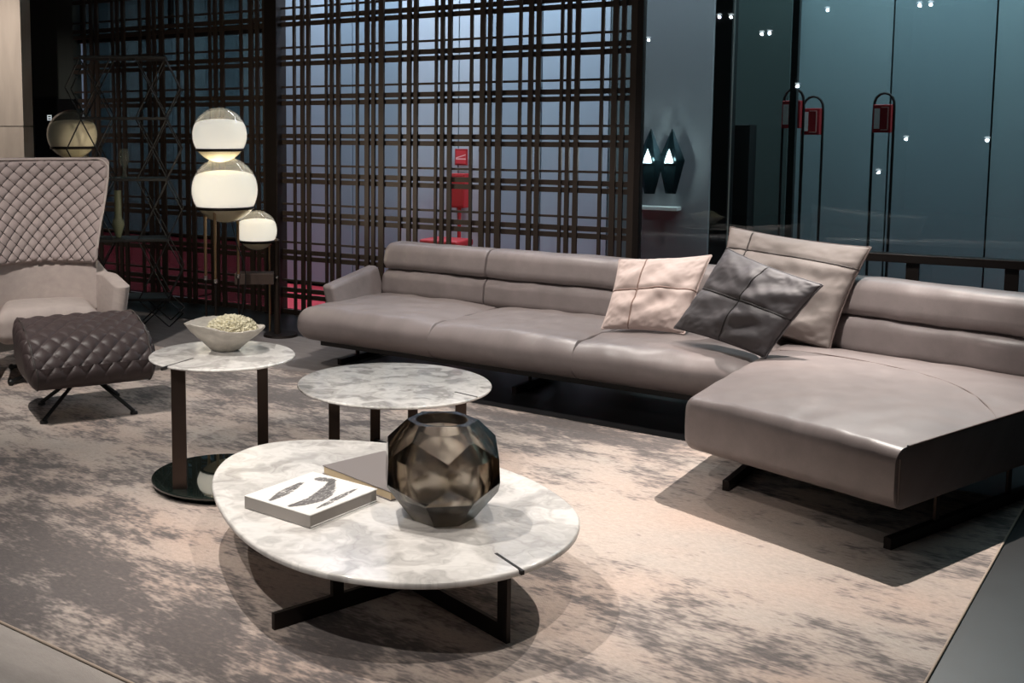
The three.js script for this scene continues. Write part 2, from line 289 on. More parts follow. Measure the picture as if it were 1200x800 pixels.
// red signs behind the lattice
{
  const off = -1.44;
  const sg = thing('wall_sign', 'small square red sign above the red wall box', 'sign', onL(sAt(541, off), off, LY(541, 184, off)).toArray(), -TH);
  part('plate', rbox(0.125, 0.15, 0.02, 0.003), M.red, sg);
  const pic = dataTex(64, 64, (u, v) => { const r = Math.abs(v - 0.35) < 0.05 || Math.abs(v - 0.55 - 0.25 * (u - 0.5)) < 0.04; return r ? [240, 190, 190] : [205, 60, 70]; });
  part('printed_face', box(0.1, 0.12, 0.004, 0, 0, 0.011), std({ map: pic, roughness: 0.6 }), sg);
  const bx = thing('hose_cabinet', 'red fire box on the blue wall behind the lattice', 'fire box', onL(sAt(541, off), off + 0.03, 0).toArray(), -TH);
  const yb = LY(541, 243, off), yt = LY(541, 203, off);
  part('cabinet', rbox(0.15, yt - yb, 0.1, 0.008, 0, (yt + yb) / 2, 0), M.red, bx);
  part('door', rbox(0.13, yt - yb - 0.03, 0.01, 0.003, 0, (yt + yb) / 2, 0.054), M.red, bx);
  part('pipe', cyl(0.017, 0.017, yb - 0.012, 0, (yb + 0.012) / 2, 0, 16), M.red, bx);
  const b2 = thing('red_stool', 'low red stool just visible above the sofa back', 'stool', onL(sAt(524, -0.5), -0.5, 0.012).toArray(), -TH);
  part('seat', rbox(0.36, 0.06, 0.3, 0.02, 0, 0.64, 0), M.red, b2); for (const [x, z] of [[-0.14, -0.11], [0.14, -0.11], [-0.14, 0.11], [0.14, 0.11]]) part('leg', cyl(0.012, 0.012, 0.61, x, 0.305, z, 10), M.white, b2);
}
// left pier, dark wall with wall screen
{
  const c = std({ map: dataTex(256, 256, (u, v) => { const t = 1 + 0.06 * fbm2(u * 14, v * 3, 4); return [163 * t, 150 * t, 138 * t]; }), roughness: 0.8 });
  const P = onPlane(26, 100, V(0, 0, -9.9), V(0, 0, 1));
  const g = new THREE.Group(); g.name = 'wall_pier'; g.userData = { kind: 'structure', label: 'beige panelled pier at the end of the dark wall', category: 'wall' }; scene.add(g);
  const yj = onPlane(15, 148, V(0, 0, -9.9), V(0, 0, 1)).y;
  part('panel', box(1.6, yj - 0.004, 0.3, P.x - 0.8, (yj - 0.004) / 2, -10.05), c, g); part('panel', box(1.6, CEIL - yj - 0.004, 0.3, P.x - 0.8, (CEIL + yj + 0.004) / 2, -10.05), c, g);
  part('core', box(1.58, CEIL, 0.26, P.x - 0.81, CEIL / 2, -10.06), M.wallDark, g);
  const se = sAt(88), w0 = -4.2;
  struct('wall_side', lbox(w0, se, 0, CEIL, -0.05, 0.1), std({ map: dataTex(256, 256, (u, v) => { const t = 1 + 0.1 * fbm2(u * 30, v * 2, 3); return [50 * t, 53 * t, 50 * t]; }), roughness: 0.55 }), 'dark grey-green wall beside the lattice', 'wall');
  const a = sAt(40, 0.06), b = sAt(87, 0.06), y1 = LY(66, 116, 0.06), y0 = LY(66, 196, 0.06) - 0.3;
  const tv = thing('wall_screen', 'black display panel with a small white mark above the armchair', 'screen', onL((a + b) / 2, 0.03, 0).toArray(), -TH);
  part('panel', rbox(b - a, y1 - y0, 0.05, 0.004, 0, (y0 + y1) / 2, 0), M.blackGloss, tv);
  const cv = document.createElement('canvas'); cv.width = cv.height = 64; const x = cv.getContext('2d'); x.fillStyle = '#0c0c0d'; x.fillRect(0, 0, 64, 64); x.strokeStyle = '#e8f2f4'; x.lineWidth = 9; x.strokeRect(10, 10, 44, 20); x.strokeRect(10, 32, 44, 20);
  const tex = new THREE.CanvasTexture(cv); tex.colorSpace = THREE.SRGBColorSpace;
  const sm_ = sAt(58, 0.06) - (a + b) / 2; part('printed_mark', new THREE.PlaneGeometry(0.075, 0.065).translate(sm_, LY(58, 138, 0.06), 0.027), std({ map: tex, emissiveMap: tex, emissive: 0xffffff, emissiveIntensity: 0.7, roughness: 0.5 }), tv, 'lit white mark');
}

// ---------------------------------------------------------------- rugs
{
  const a = 38.2 * Math.PI / 180, ex = V(Math.cos(a), 0, Math.sin(a)), ez = V(-Math.sin(a), 0, Math.cos(a));
  const rear = at(575, 478), right = at(1140, 700), front = at(72, 764);
  const z0 = 0, z1 = front.clone().sub(rear).dot(ez), x1 = right.clone().sub(rear).dot(ex), x0 = x1 - 6.2;
  const W = x1 - x0, D = z1 - z0, loc = (p) => { const d = p.clone().sub(rear); return [(d.dot(ex) - x0) / W, d.dot(ez) / D]; };
  // dye patches read from the photograph: pixel, radius (m along, across), strength
  const blobs = [[60, 640, 0.5, 0.3, 0.9], [30, 700, 0.5, 0.25, 0.7], [250, 770, 0.5, 0.22, 0.8], [180, 690, 0.4, 0.15, 0.5], [640, 500, 0.7, 0.16, 1.0], [740, 515, 0.5, 0.1, 0.6], [330, 470, 0.6, 0.25, 0.75], [60, 560, 0.5, 0.12, 0.6], [300, 445, 0.5, 0.15, 0.6], [400, 760, 0.4, 0.15, 0.6], [900, 760, 0.6, 0.12, 0.45], [20, 500, 0.4, 0.1, 0.4],
    [700, 600, 0.8, 0.4, -0.8], [900, 680, 0.7, 0.4, -0.7], [230, 640, 0.5, 0.2, -0.6], [60, 520, 0.6, 0.2, -0.5], [950, 620, 0.5, 0.4, -0.4], [200, 500, 0.4, 0.15, -0.5]].map(([u, v, rx, rz, k]) => { const d = at(u, v).sub(rear); return [d.dot(ex), d.dot(ez), rx, rz, k]; });
  const TW = 2048, TD = 1152;
  const tex = dataTex(TW, TD, (u, v) => {
    const X = x0 + u * W, Z = v * D;
    let bias = -0.05; for (const [bx, bz, rx, rz, k] of blobs) { const q = ((X - bx) / rx) ** 2 + ((Z - bz) / rz) ** 2; if (q < 6) bias += k * 0.58 * Math.exp(-q); }
    const coarse = fbm2(X * 1.7 + 3, Z * 3.2 - 4, 5), mid = fbm2(X * 7 + 9, Z * 17, 4), fine = fbm2(X * 16, Z * 60, 3), grain = n2(X * 55, Z * 190);
    const f = bias + coarse * 0.75 + mid * 0.42 + fine * 0.35;
    let k = sm(f, -0.35, 0.55) * 0.92 + 0.06 * sm(f, -0.5, 0.1);
    k = clamp(k + 0.28 * fine + 0.13 * grain + 0.12 * mid + 0.1 * n2(X * 26, Z * 40), 0, 1);
    const warm = 0.5 + 0.9 * fbm2(X * 0.9 - 7, Z * 1.4 + 2, 3), l = 1 + 0.05 * grain + 0.10 * fine + 0.05 * mid;
    const A = [lerp(180, 190, warm), lerp(170, 170, warm), lerp(162, 158, warm)], B = [97, 91, 90];
    return [0, 1, 2].map((c) => clamp(lerp(A[c], B[c], k) * l, 0, 255));
  });
  tex.wrapS = tex.wrapT = THREE.ClampToEdgeWrapping;
  const bump = dataTex(512, 512, (u, v) => { const t = 128 + 70 * n2(u * 90, v * 300) + 40 * n2(u * 250, v * 250); return [t, t, t]; }, false, [7, 5]);
  const gm = box(W, 0.012, D, 0, 0.006, 0); const uv = gm.attributes.uv, p = gm.attributes.position;
  for (let i = 0; i < p.count; i++) uv.setXY(i, p.getX(i) / W + 0.5, p.getZ(i) / D + 0.5);
  gm.rotateY(-a); const c = rear.clone().addScaledVector(ex, (x0 + x1) / 2).addScaledVector(ez, D / 2); gm.translate(c.x, 0, c.z);
  const rug = thing('area_rug', 'large faded beige rug with distressed grey patches under the tables', 'rug');
  part('pile', gm, phy({ map: tex, bumpMap: bump, bumpScale: 0.003, roughness: 0.92, sheen: 0.2, sheenColor: new THREE.Color(0.4, 0.37, 0.34), sheenRoughness: 0.6 }), rug);
  const P = (x, z) => rear.clone().addScaledVector(ex, x).addScaledVector(ez, z);
  const bm = std({ color: 0xb9a898, roughness: 0.9 });
  for (const [q, r] of [[P(x0, 0), P(x1, 0)], [P(x0, D), P(x1, D)], [P(x1, 0), P(x1, D)], [P(x0, 0), P(x0, D)]]) part('bound_edge', rod(q.setY(0.006), r.setY(0.006), 0.006), bm, rug);
  const gc = thing('grey_carpet', 'mid grey carpet strip behind the faded rug at the sofa end', 'carpet');
  const g3 = box(3.6, 0.006, 0.95); g3.rotateY(-a); const c3 = P(-3.15, -0.485); g3.translate(c3.x, 0.003, c3.z); 
  part('pile', g3, std({ map: fabricMap([118, 112, 110], 0.14), bumpMap: weaveBump, bumpScale: 0.002, roughness: 0.95 }), gc);
  const l = thing('pale_carpet', 'pale grey woven carpet bordering the front edge of the faded rug', 'carpet');
  const g2 = box(W, 0.01, 1.6); g2.rotateY(-a); const c2 = c.clone().addScaledVector(ez, D / 2 + 0.815).addScaledVector(ex, -1.75); g2.translate(c2.x, 0.005, c2.z);
  part('pile', g2, std({ map: fabricMap([168, 160, 154], 0.16), bumpMap: weaveBump, bumpScale: 0.002, roughness: 0.95 }), l);
}

// ---------------------------------------------------------------- sofa
const A1 = 37 * Math.PI / 180, S1 = V(Math.cos(A1), 0, Math.sin(A1)), D1 = V(Math.sin(A1), 0, -Math.cos(A1));
const SO = V(-0.42, 0, -7.27);
const sp = (s, d, y = 0) => SO.clone().addScaledVector(S1, s).addScaledVector(D1, d).setY(y);
{
  const sofa = thing('sectional_sofa', 'long angled taupe leather sectional sofa with chaise and roll back', 'sofa');
  // cushion over a four-cornered plan: corners front-left, front-right, back-right, back-left
  const quad = (c, y0, y1, r, crown, bulge = 0.02, wr = 0.004, seed = 0, tight = [0, 0]) => {
    const w = (c[0].distanceTo(c[1]) + c[3].distanceTo(c[2])) / 2, d = (c[0].distanceTo(c[3]) + c[1].distanceTo(c[2])) / 2, h = y1 - y0;
    return soft(w, h, d, r, [40, 5, 30], (q, n) => {
      const k0 = q.x < 0 ? tight[0] : tight[1], ed = w / 2 - Math.abs(q.x); if (k0 && ed < 2 * r) q.x = Math.sign(q.x) * (w / 2 - (ed < r ? ed * 0.12 : r * 0.12 + (ed - r) * 1.88));
      const a = q.x / w + 0.5, b = 0.5 - q.z / d; // b: 0 front, 1 back  (local +z is front)
      const e = (1 - (2 * a - 1) ** 4) * (1 - (2 * b - 1) ** 4);
      let y = q.y; if (q.y > 0) y += (q.y / (h / 2)) * crown * e; y += wr * n3(q.x * 5 + seed, q.y * 4, q.z * 5) * (q.y > -h * 0.2 ? 1 : 0.3);
      const side = 1 - (2 * q.y / h) ** 2, bb = b - (b < 0.5 ? 1 : -1) * bulge * side * (Math.abs(2 * b - 1) ** 6) / d, aa = a + (a > 0.5 ? 1 : -1) * bulge * 0.4 * side * Math.abs(2 * a - 1) ** 6 / w;
      const f = c[0].clone().lerp(c[1], aa), k = c[3].clone().lerp(c[2], aa), P = f.lerp(k, bb);
      q.set(P.x, y0 + h / 2 + y, P.z);
    }, 6);
  };
  const Y0 = 0.2, Y1 = 0.415;
  const seams = [0, 1.07, 2.02, 3.02];
  for (let i = 0; i < 3; i++) part('seat_cushion', quad([sp(seams[i] + 0.001, 0), sp(seams[i + 1] - 0.001, 0), sp(seams[i + 1] - 0.001, 0.98), sp(seams[i] + 0.001, 0.98)], Y0, Y1, 0.085, 0.03, 0.03, 0.006, i * 9, [i > 0, i < 2]), M.leather, sofa);
  // chaise
  const P0 = V(1.43, 0, -4.78), P1 = V(1.975, 0, -3.965), P2 = V(3.42, 0, -4.98), P3 = V(2.36, 0, -6.08);
  const ch = part('chaise_cushion', quad([P0, P1, P2, P3], Y0 - 0.01, Y1 + 0.01, 0.055, 0.04, 0.012, 0.004, 50, [0, 1]), M.leather, sofa);
  const onCh = (a, b) => { const e = (1 - (2 * a - 1) ** 4) * (1 - (2 * b - 1) ** 4); return P0.clone().lerp(P1, a).lerp(P3.clone().lerp(P2, a), b).setY(Y1 + 0.0105 + 0.04 * e); };
  const chSeam = (f, r = 0.0035) => part('piping', tube(Array.from({ length: 25 }, (_, i) => f(i / 24)), r, 80), M.pipeTaupe, ch);
  chSeam((t) => onCh(0.995, lerp(0.045, 0.97, t)), 0.005);
  chSeam((t) => onCh(lerp(0.06, 0.99, t), 0.78 - 0.05 * t - 0.3 * t ** 3).setY(onCh(lerp(0.06, 0.99, t), 0.78 - 0.05 * t - 0.3 * t ** 3).y - 0.001));
  chSeam((t) => P1.clone().setY(lerp(Y0 + 0.02, Y1 - 0.025, t)).addScaledVector(V(0.82, 0, -0.57), 0.012).addScaledVector(V(0.57, 0, 0.82), 0.004), 0.004);
  // back rolls: along a line from a to b (front foot of the back), two stacked rolls
  const roll = (name, a, b, y0, y1, off, dep, lean, seed, tight = [0, 0]) => {
    const L = a.distanceTo(b), h = y1 - y0, dir = b.clone().sub(a).normalize(), bk = V(dir.z, 0, -dir.x);
    const c = a.clone().lerp(b, 0.5);
    const R = Math.min(h, dep) * 0.34, g = soft(L, h, dep, R, [60, 3, 3], (q) => {
      const ed = L / 2 - Math.abs(q.x); if ((q.x < 0 ? tight[0] : tight[1]) && ed < 2 * R) q.x = Math.sign(q.x) * (L / 2 - (ed < R ? ed * 0.12 : R * 0.12 + (ed - R) * 1.88));
      const e = 1 - Math.abs(2 * q.x / L) ** 14, x = q.x;
      let z = -q.z * (0.94 + 0.06 * e), y = q.y * (0.95 + 0.05 * e); y += 0.004 * n3(q.x * 3 + seed, q.y * 5, q.z * 5); z += 0.006 * n3(q.x * 6 + seed, 4, q.z * 3) ;
      const z2 = z + lean * (y / h + 0.5) + off + dep / 2;
      q.copy(c).addScaledVector(dir, x).addScaledVector(bk, z2); q.y = y0 + h / 2 + y;
    }, 6);
    return part(name, g, M.leather, sofa);
  };
  const BK = sp(0.10, 0.785), BEND = V(2.19, 0, -6.29);
  const dL = BEND.clone().sub(BK).normalize(), Lb = BK.distanceTo(BEND);
  const J = BK.clone().addScaledVector(dL, 0.86);
  const RB = V(3.55, 0, -4.585);
  for (const [a, b, s] of [[BK, J, 1], [J, BEND, 2], [BEND, RB, 3]]) {
    const up = s === 3 ? 0.02 : 0;
    roll('lower_back_roll', a, b, 0.40, 0.605 + up * 0.5, 0.0, 0.2, 0.03, s * 3, [s > 1, s < 3]);
    roll('upper_back_roll', a, b, 0.60 + up * 0.5, 0.79 + up, 0.02, 0.2, 0.05, s * 5, [s > 1, s < 3]);
    const dir = b.clone().sub(a).normalize(), bk = V(dir.z, 0, -dir.x);
    part('back_shell', bar(a.clone().addScaledVector(bk, 0.22).setY(0.22), b.clone().addScaledVector(bk, 0.22).setY(0.22), 0.05, 0.48), M.leather, sofa);
  }
  // arm: slanted pad at left end
  {
    const a0 = at(363, 330, 0.56), g = soft(0.62, 0.16, 0.10, 0.03, [20, 3, 3], (q) => {
      const t = q.x / 0.62 + 0.5; // 0 front 1 back
      const y = 0.40 + (q.y + 0.08) / 0.16 * lerp(0.14, 0.22, t); const P = sp(0.08 + (q.z) + 0.02 * (1 - t) - 0.06 * ((y - 0.4) / 0.2), lerp(0.26, 0.86, t)); q.set(P.x, y, P.z);
    }, 6);
    part('armrest', g, M.leather, sofa);
  }
  // platform under the seat and sled feet
  const slab = (pts, y0, y1) => { const s = new THREE.Shape(pts.map((p) => new THREE.Vector2(p.x, -p.z))); const g = new THREE.ExtrudeGeometry(s, { depth: y1 - y0, bevelEnabled: false }); g.rotateX(-Math.PI / 2); return g.translate(0, y0, 0); };
  part('base_frame', slab([sp(0.12, 0.12), sp(3.0, 0.12), sp(3.0, 0.92), sp(0.12, 0.92)], 0.16, 0.21), M.black, sofa);
  const lp = (a, b) => P0.clone().lerp(P1, a).lerp(P3.clone().lerp(P2, a), b);
  part('base_frame', slab([lp(0.12, 0.1), lp(0.9, 0.1), lp(0.9, 0.9), lp(0.12, 0.9)], 0.16, 0.2), M.black, sofa);
  const sled = (f, b, y = 0) => {
    const s = part('sled_foot', bar(f.clone().setY(y), b.clone().setY(y), 0.03, 0.045), M.bronzeDark, sofa);
    for (const t of [0.3, 0.8]) { const p = f.clone().lerp(b, t); part('foot_post', rbox(0.03, 0.125, 0.012, 0.002, 0, 0, 0).rotateY(-Math.atan2(b.z - f.z, b.x - f.x)).translate(p.x, 0.1, p.z), M.bronze, s); }
  };
  sled(sp(0.16, 0.27), sp(0.16, 0.95)); sled(sp(1.5, 0.27), sp(1.5, 0.95)); sled(sp(2.6, 0.3), sp(2.6, 0.95));
  sled(at(850, 578), at(850, 578).add(V(0.62, 0, -0.86)), 0.012); sled(at(1039, 647), at(1039, 647).add(V(0.95, 0, -0.65)), 0.012);
}

// ---------------------------------------------------------------- pillows
function pillow(label, mat, corners, anchor, n, thick, seed, pipeMat, edgeMat = pipeMat, a0 = 0, b0 = 0) {
  n = n.clone().normalize(); const C = corners.map(([u, v]) => onPlane(u, v, anchor, n)); // top-left, top-right, bottom-right, bottom-left
  const ctr = C.reduce((a, c) => a.add(c.clone().multiplyScalar(0.25)), V(0, 0, 0));
  const g = thing('throw_pillow', label, 'pillow', [ctr.x, 0, ctr.z], 0);
  const org = V(ctr.x, 0, ctr.z), N = 56;
  const surf = (a, b, side) => { // a,b in -1..1
    const pin = 0.055 * (1 - Math.abs(a) ** 2) * Math.abs(b) ** 3 , pin2 = 0.055 * (1 - Math.abs(b) ** 2) * Math.abs(a) ** 3;
    const aa = a * (1 - pin2) * 0.5 + 0.5, bb = b * (1 - pin) * 0.5 + 0.5;
    const P = C[0].clone().lerp(C[1], aa).lerp(C[3].clone().lerp(C[2], aa), bb);
    const e = Math.pow(Math.max(0, (1 - a * a) * (1 - b * b)), 0.42);
    let t = thick * 0.5 * e;
    const crease = 0.011 * (Math.exp(-(((a - a0) / 0.05) ** 2)) + Math.exp(-(((b - b0) / 0.05) ** 2))) * Math.min(1, e * 2);
    const wr = 0.016 * e * n2(a * 1.0 + seed + 0.6 * b, b * 1.4 - seed) + 0.004 * e * n2(a * 1.6 + seed, b * 2.6 - a * 2) + 0.003 * Math.pow(Math.max(0, 1 - e), 0.6) * n2(a * 6 + seed, b * 6) * Math.min(1, e * 4);
    t += -crease + wr * 1.2;
    return P.addScaledVector(n, side * t).sub(org);
  };
  const pos = [], idx = [], uvs = [];
  const ease = (t) => Math.sin(t * Math.PI / 2) * 0.35 + t * 0.65;
  for (const side of [1, -1]) { const base = pos.length / 3; for (let j = 0; j <= N; j++) for (let i = 0; i <= N; i++) { const a = ease(i / N * 2 - 1), b = ease(j / N * 2 - 1), p = surf(a, b, side); pos.push(p.x, p.y, p.z); uvs.push(a * 0.25, b * 0.25); }
    for (let j = 0; j < N; j++) for (let i = 0; i < N; i++) { const q = base + j * (N + 1) + i, r = q + N + 1; side > 0 ? idx.push(q, r, q + 1, q + 1, r, r + 1) : idx.push(q, q + 1, r, q + 1, r + 1, r); } }
  let geo = new THREE.BufferGeometry(); geo.setAttribute('position', new THREE.Float32BufferAttribute(pos, 3)); geo.setAttribute('uv', new THREE.Float32BufferAttribute(uvs, 2)); geo.setIndex(idx);
  geo = mergeVertices(geo, 1e-5); geo.computeVertexNormals();
  part('cover', geo, mat, g);
  const line = (f, m = 24) => Array.from({ length: m + 1 }, (_, i) => f(i / m * 2 - 1));
  part('cross_seam', mergeGeometries([tube(line((t) => surf(a0, t, 1).addScaledVector(n, 0.002)), 0.004, 60), tube(line((t) => surf(t, b0, 1).addScaledVector(n, 0.002)), 0.005, 60)]), pipeMat, g, 'dark crossed seam cord');
  const rim = []; for (let i = 0; i < 24; i++) rim.push(surf(i / 12 - 1, -1, 1)); for (let i = 0; i < 24; i++) rim.push(surf(1, i / 12 - 1, 1)); for (let i = 0; i < 24; i++) rim.push(surf(1 - i / 12, 1, 1)); for (let i = 0; i < 24; i++) rim.push(surf(-1, 1 - i / 12, 1));
  part('edge_piping', tube(rim, 0.0045, 240, true), edgeMat, g);
  return g;
}
pillow('large grey suede pillow in the sofa corner behind the charcoal pillow', M.pillowGrey, [[856, 266], [1021, 290], [972, 410], [826, 372]], at(965, 408, 0.45).addScaledVector(V(0.41, 0, -0.91), 0.06), V(-0.62, 0.36, 0.75), 0.19, 3, M.pipe, M.pipeTaupe, -0.62, -0.54);
pillow('charcoal suede pillow with crossed seams leaning on the grey pillow', M.pillowDark, [[852, 291], [964, 334], [897, 419], [790, 384]], at(895, 417, 0.455).addScaledVector(V(-0.02, 0, 0.02), 0.5), V(-0.72, 0.42, 0.6), 0.17, 11, std({ color: 0x242122, roughness: 0.6 }), M.pillowDark);
pillow('blush pink pillow with crossed seams leaning on the sofa back', M.pillowPink, [[726, 304], [834, 299], [802, 391], [705, 385]], at(707, 383, 0.452), V(-0.45, 0.5, 0.8), 0.16, 23, std({ color: 0x8b746b, roughness: 0.7 }), M.pillowPink, -0.35, -0.05);

// ---------------------------------------------------------------- tables
const slotMat = std({ color: 0x1e1a19, roughness: 0.5 });
function discTop(r, th, n = 72) { return new THREE.LatheGeometry([[0, -th], [r - 0.012, -th], [r - 0.003, -th + 0.004], [r, -th * 0.5], [r - 0.002, -0.003], [r - 0.006, 0], [0, 0]].map(([x, y]) => new THREE.Vector2(x, y)), n); }
function planarUV(g, s = 1, ox = 0, oz = 0) { const p = g.attributes.position, a = new Float32Array(p.count * 2); for (let i = 0; i < p.count; i++) { a[2 * i] = p.getX(i) * s + 0.5 + ox; a[2 * i + 1] = p.getZ(i) * s + 0.5 + oz; } g.setAttribute('uv', new THREE.BufferAttribute(a, 2)); return g; }
{ // low table
  const px = [[247.6, 566], [257, 543], [275, 530], [308, 519], [345, 515], [380, 514], [440, 517], [500, 524], [550, 535], [590, 548.5], [622, 560], [653, 578], [676.5, 597.5], [681, 611], [672.6, 632.8], [653, 648.5], [610, 668], [543, 681], [484.6, 684], [426, 679], [359, 666], [308, 644.5], [277, 621], [257, 593.6]];
  const H = 0.28, O = V(0.1, 0, -3.78), g = thing('coffee_table', 'large low rounded marble coffee table with books and vase on it', 'table', [O.x, 0, O.z]);
  const crv = new THREE.CatmullRomCurve3(px.map(([u, v]) => at(u, v, H).sub(O).setY(0)), true, 'centripetal');
  const pts = crv.getSpacedPoints(120).slice(0, 120);
  // smooth outline
  let sp2 = pts.map((p) => p.clone()); for (let k = 0; k < 6; k++) sp2 = sp2.map((p, i) => p.clone().multiplyScalar(0.5).addScaledVector(sp2[(i + 1) % 120], 0.25).addScaledVector(sp2[(i + 119) % 120], 0.25));
  const s = new THREE.Shape(sp2.map((p) => new THREE.Vector2(p.x, -p.z)));
  let tg = new THREE.ExtrudeGeometry(s, { depth: 0.008, bevelEnabled: true, bevelThickness: 0.007, bevelSize: 0.008, bevelOffset: -0.008, bevelSegments: 4, curveSegments: 1 }).rotateX(-Math.PI / 2).translate(0, H - 0.015, 0);
  tg = planarUV(tg, 0.62); part('table_top', toCreasedNormals(tg, 0.6), M.marble[0], g, 'white marble top');
  const C = V(0.175, 0, -3.72).sub(O), B1 = at(590, 755).sub(O), A0 = at(320, 742).sub(O), B2 = C.clone().multiplyScalar(2.2).sub(B1.clone().multiplyScalar(1.2)), A2 = C.clone().multiplyScalar(1.9).sub(A0.clone().multiplyScalar(0.9));
  const fb = (a, b) => bar(a.setY(0.012), b.setY(0.012), 0.018, 0.055);
  part('floor_bar', fb(A0.clone(), A2.clone()), M.bronzeDark, g); part('floor_bar', fb(B1.clone(), B2.clone()), M.bronzeDark, g);
  for (const [p, d] of [[B1, B1.clone().sub(B2)], [A2, A2.clone().sub(A0)], [B2, B1.clone().sub(B2)], [A0.clone().lerp(C, 0.45), A2.clone().sub(A0)]]) {
    const an = -Math.atan2(d.z, d.x), h0 = H - 0.016 - 0.012; part('leg', rbox(0.045, h0, 0.018, 0.002, 0, 0, 0).rotateY(an).translate(p.x, 0.012 + h0 / 2, p.z), M.bronzeDark, g);
  }
  const s0 = at(581, 648, H).sub(O), s1 = at(613, 669, H).sub(O); part('slot_inlay', bar(s0.setY(H - 0.013), s1.setY(H - 0.013), 0.012, 0.0145), slotMat, g, 'dark slot in marble');
}
{ // middle table
  const H = 0.4, O = V(0.17, 0, -5.16), g = thing('marble_table', 'middle-height round veined marble table between sofa and low table', 'table', [O.x, 0, O.z]);
  part('table_top', planarUV(discTop(0.46, 0.016), 0.8).translate(0, H, 0), M.marble[1], g, 'grey veined marble top');
  for (const [x, z] of [[-0.28, 0.22], [0.3, 0.17], [-0.085, -0.34], [0.105, -0.34]]) part('leg', rbox(0.05, H - 0.028, 0.018, 0.002, 0, 0, 0).rotateY(0.1).translate(x, 0.012 + (H - 0.028) / 2, z), M.bronze, g);
  part('floor_bar', bar(V(-0.28, 0.012, 0.22), V(0.105, 0.012, -0.34), 0.02, 0.02), M.bronzeDark, g); part('floor_bar', bar(V(0.3, 0.012, 0.17), V(-0.085, 0.012, -0.34), 0.02, 0.02), M.bronzeDark, g);
  const s0 = at(533, 459, H).sub(O), s1 = at(559, 465, H).sub(O); part('slot_inlay', bar(s0.setY(H - 0.013), s1.setY(H - 0.013), 0.012, 0.0145), slotMat, g, 'dark slot in marble');
}
{ // side table
  const H = 0.6, O = V(-0.605, 0, -4.86), g = thing('side_table', 'tall round marble side table on two bronze legs holding the bowl', 'table', [O.x, 0, O.z]);
  part('table_top', planarUV(discTop(0.325, 0.014), 0.9, 0.3).translate(0, H, 0), M.marble[2], g, 'white marble top');
  const ly = 0.05, hh = H - 0.013 - ly;
  part('leg', rbox(0.062, hh, 0.016, 0.002).translate(-0.165, ly + hh / 2, 0.2), M.bronze, g); part('leg', rbox(0.05, hh, 0.016, 0.002).translate(0.16, ly + hh / 2, -0.2), M.bronze, g);
  part('base_disc', new THREE.LatheGeometry([[0, 0.036], [0.318, 0.036], [0.322, 0.04], [0.322, 0.047], [0.319, 0.051], [0, 0.051]].map(([x, y]) => new THREE.Vector2(x, y)), 72), M.smoke, g, 'smoked mirror glass disc');
  part('foot_ring', new THREE.LatheGeometry([[0, 0.012], [0.29, 0.012], [0.29, 0.036], [0, 0.036]].map(([x, y]) => new THREE.Vector2(x, y)), 64), phy({ color: 0x1b2320, roughness: 0.1 }), g);
  const s0 = at(189, 430.5, H).sub(O), s1 = at(246, 414, H).sub(O).lerp(at(189, 430.5, H).sub(O), 0.35); part('slot_inlay', bar(s0.setY(H - 0.0135), s1.setY(H - 0.0135), 0.01, 0.0145), slotMat, g, 'dark slot in marble');
}
// ---------------------------------------------------------------- bowl, books, vase
{
  const O = at(264, 410, 0.6), g = thing('stone_bowl', 'rough white plaster bowl heaped with pale coral on the side table', 'bowl', [O.x, 0.6005, O.z]);
  const prof = [[0, 0.006], [0.05, 0.0], [0.062, 0.004], [0.1, 0.04], [0.15, 0.085], [0.172, 0.112], [0.174, 0.118], [0.168, 0.12], [0.145, 0.096], [0.09, 0.05], [0.05, 0.03], [0, 0.026]];
  const lg = new THREE.LatheGeometry(prof.map(([x, y]) => new THREE.Vector2(x, y)), 72), p = lg.attributes.position;
  for (let i = 0; i < p.count; i++) { const x = p.getX(i), y = p.getY(i), z = p.getZ(i), a = Math.atan2(z, x), k = y / 0.12; const r = 1 + 0.05 * k * Math.sin(2 * a + 0.6) + 0.03 * k * Math.sin(3 * a) + 0.015 * n3(x * 20, y * 20, z * 20); p.setXYZ(i, x * r * 1.02, Math.max(0, y * (1 + 0.06 * Math.sin(a * 3 + 1) * k) - 0.012 * k * x / 0.17 + 0.003 * n3(x * 40, y * 40, z * 40) * (y > 0.02 ? 1 : 0)), z * r * 0.92); }
  lg.computeVertexNormals();
  part('bowl_shell', lg, std({ map: fabricMap([205, 198, 188], 0.14), bumpMap: weaveBump, bumpScale: 0.004, roughness: 0.9 }), g);
  const heap = new THREE.IcosahedronGeometry(1, 30), hp = heap.attributes.position;
  for (let i = 0; i < hp.count; i++) { const d = V(hp.getX(i), hp.getY(i), hp.getZ(i)); const nz = 0.5 + 0.5 * n3(d.x * 5, d.y * 5, d.z * 5), nf = n3(d.x * 16, d.y * 16, d.z * 16), k = 0.9 + 0.16 * nz + 0.07 * nf; hp.setXYZ(i, d.x * 0.118 * k + 0.03, 0.085 + (d.y > 0 ? d.y * 0.075 : d.y * 0.03) * k, d.z * 0.105 * k); }
  heap.computeVertexNormals();
  const ht = part('coral_heap', heap, std({ map: fabricMap([206, 200, 176], 0.2), roughness: 0.95 }), g, 'pale porous coral'); ht.userData.kind = 'stuff';
}
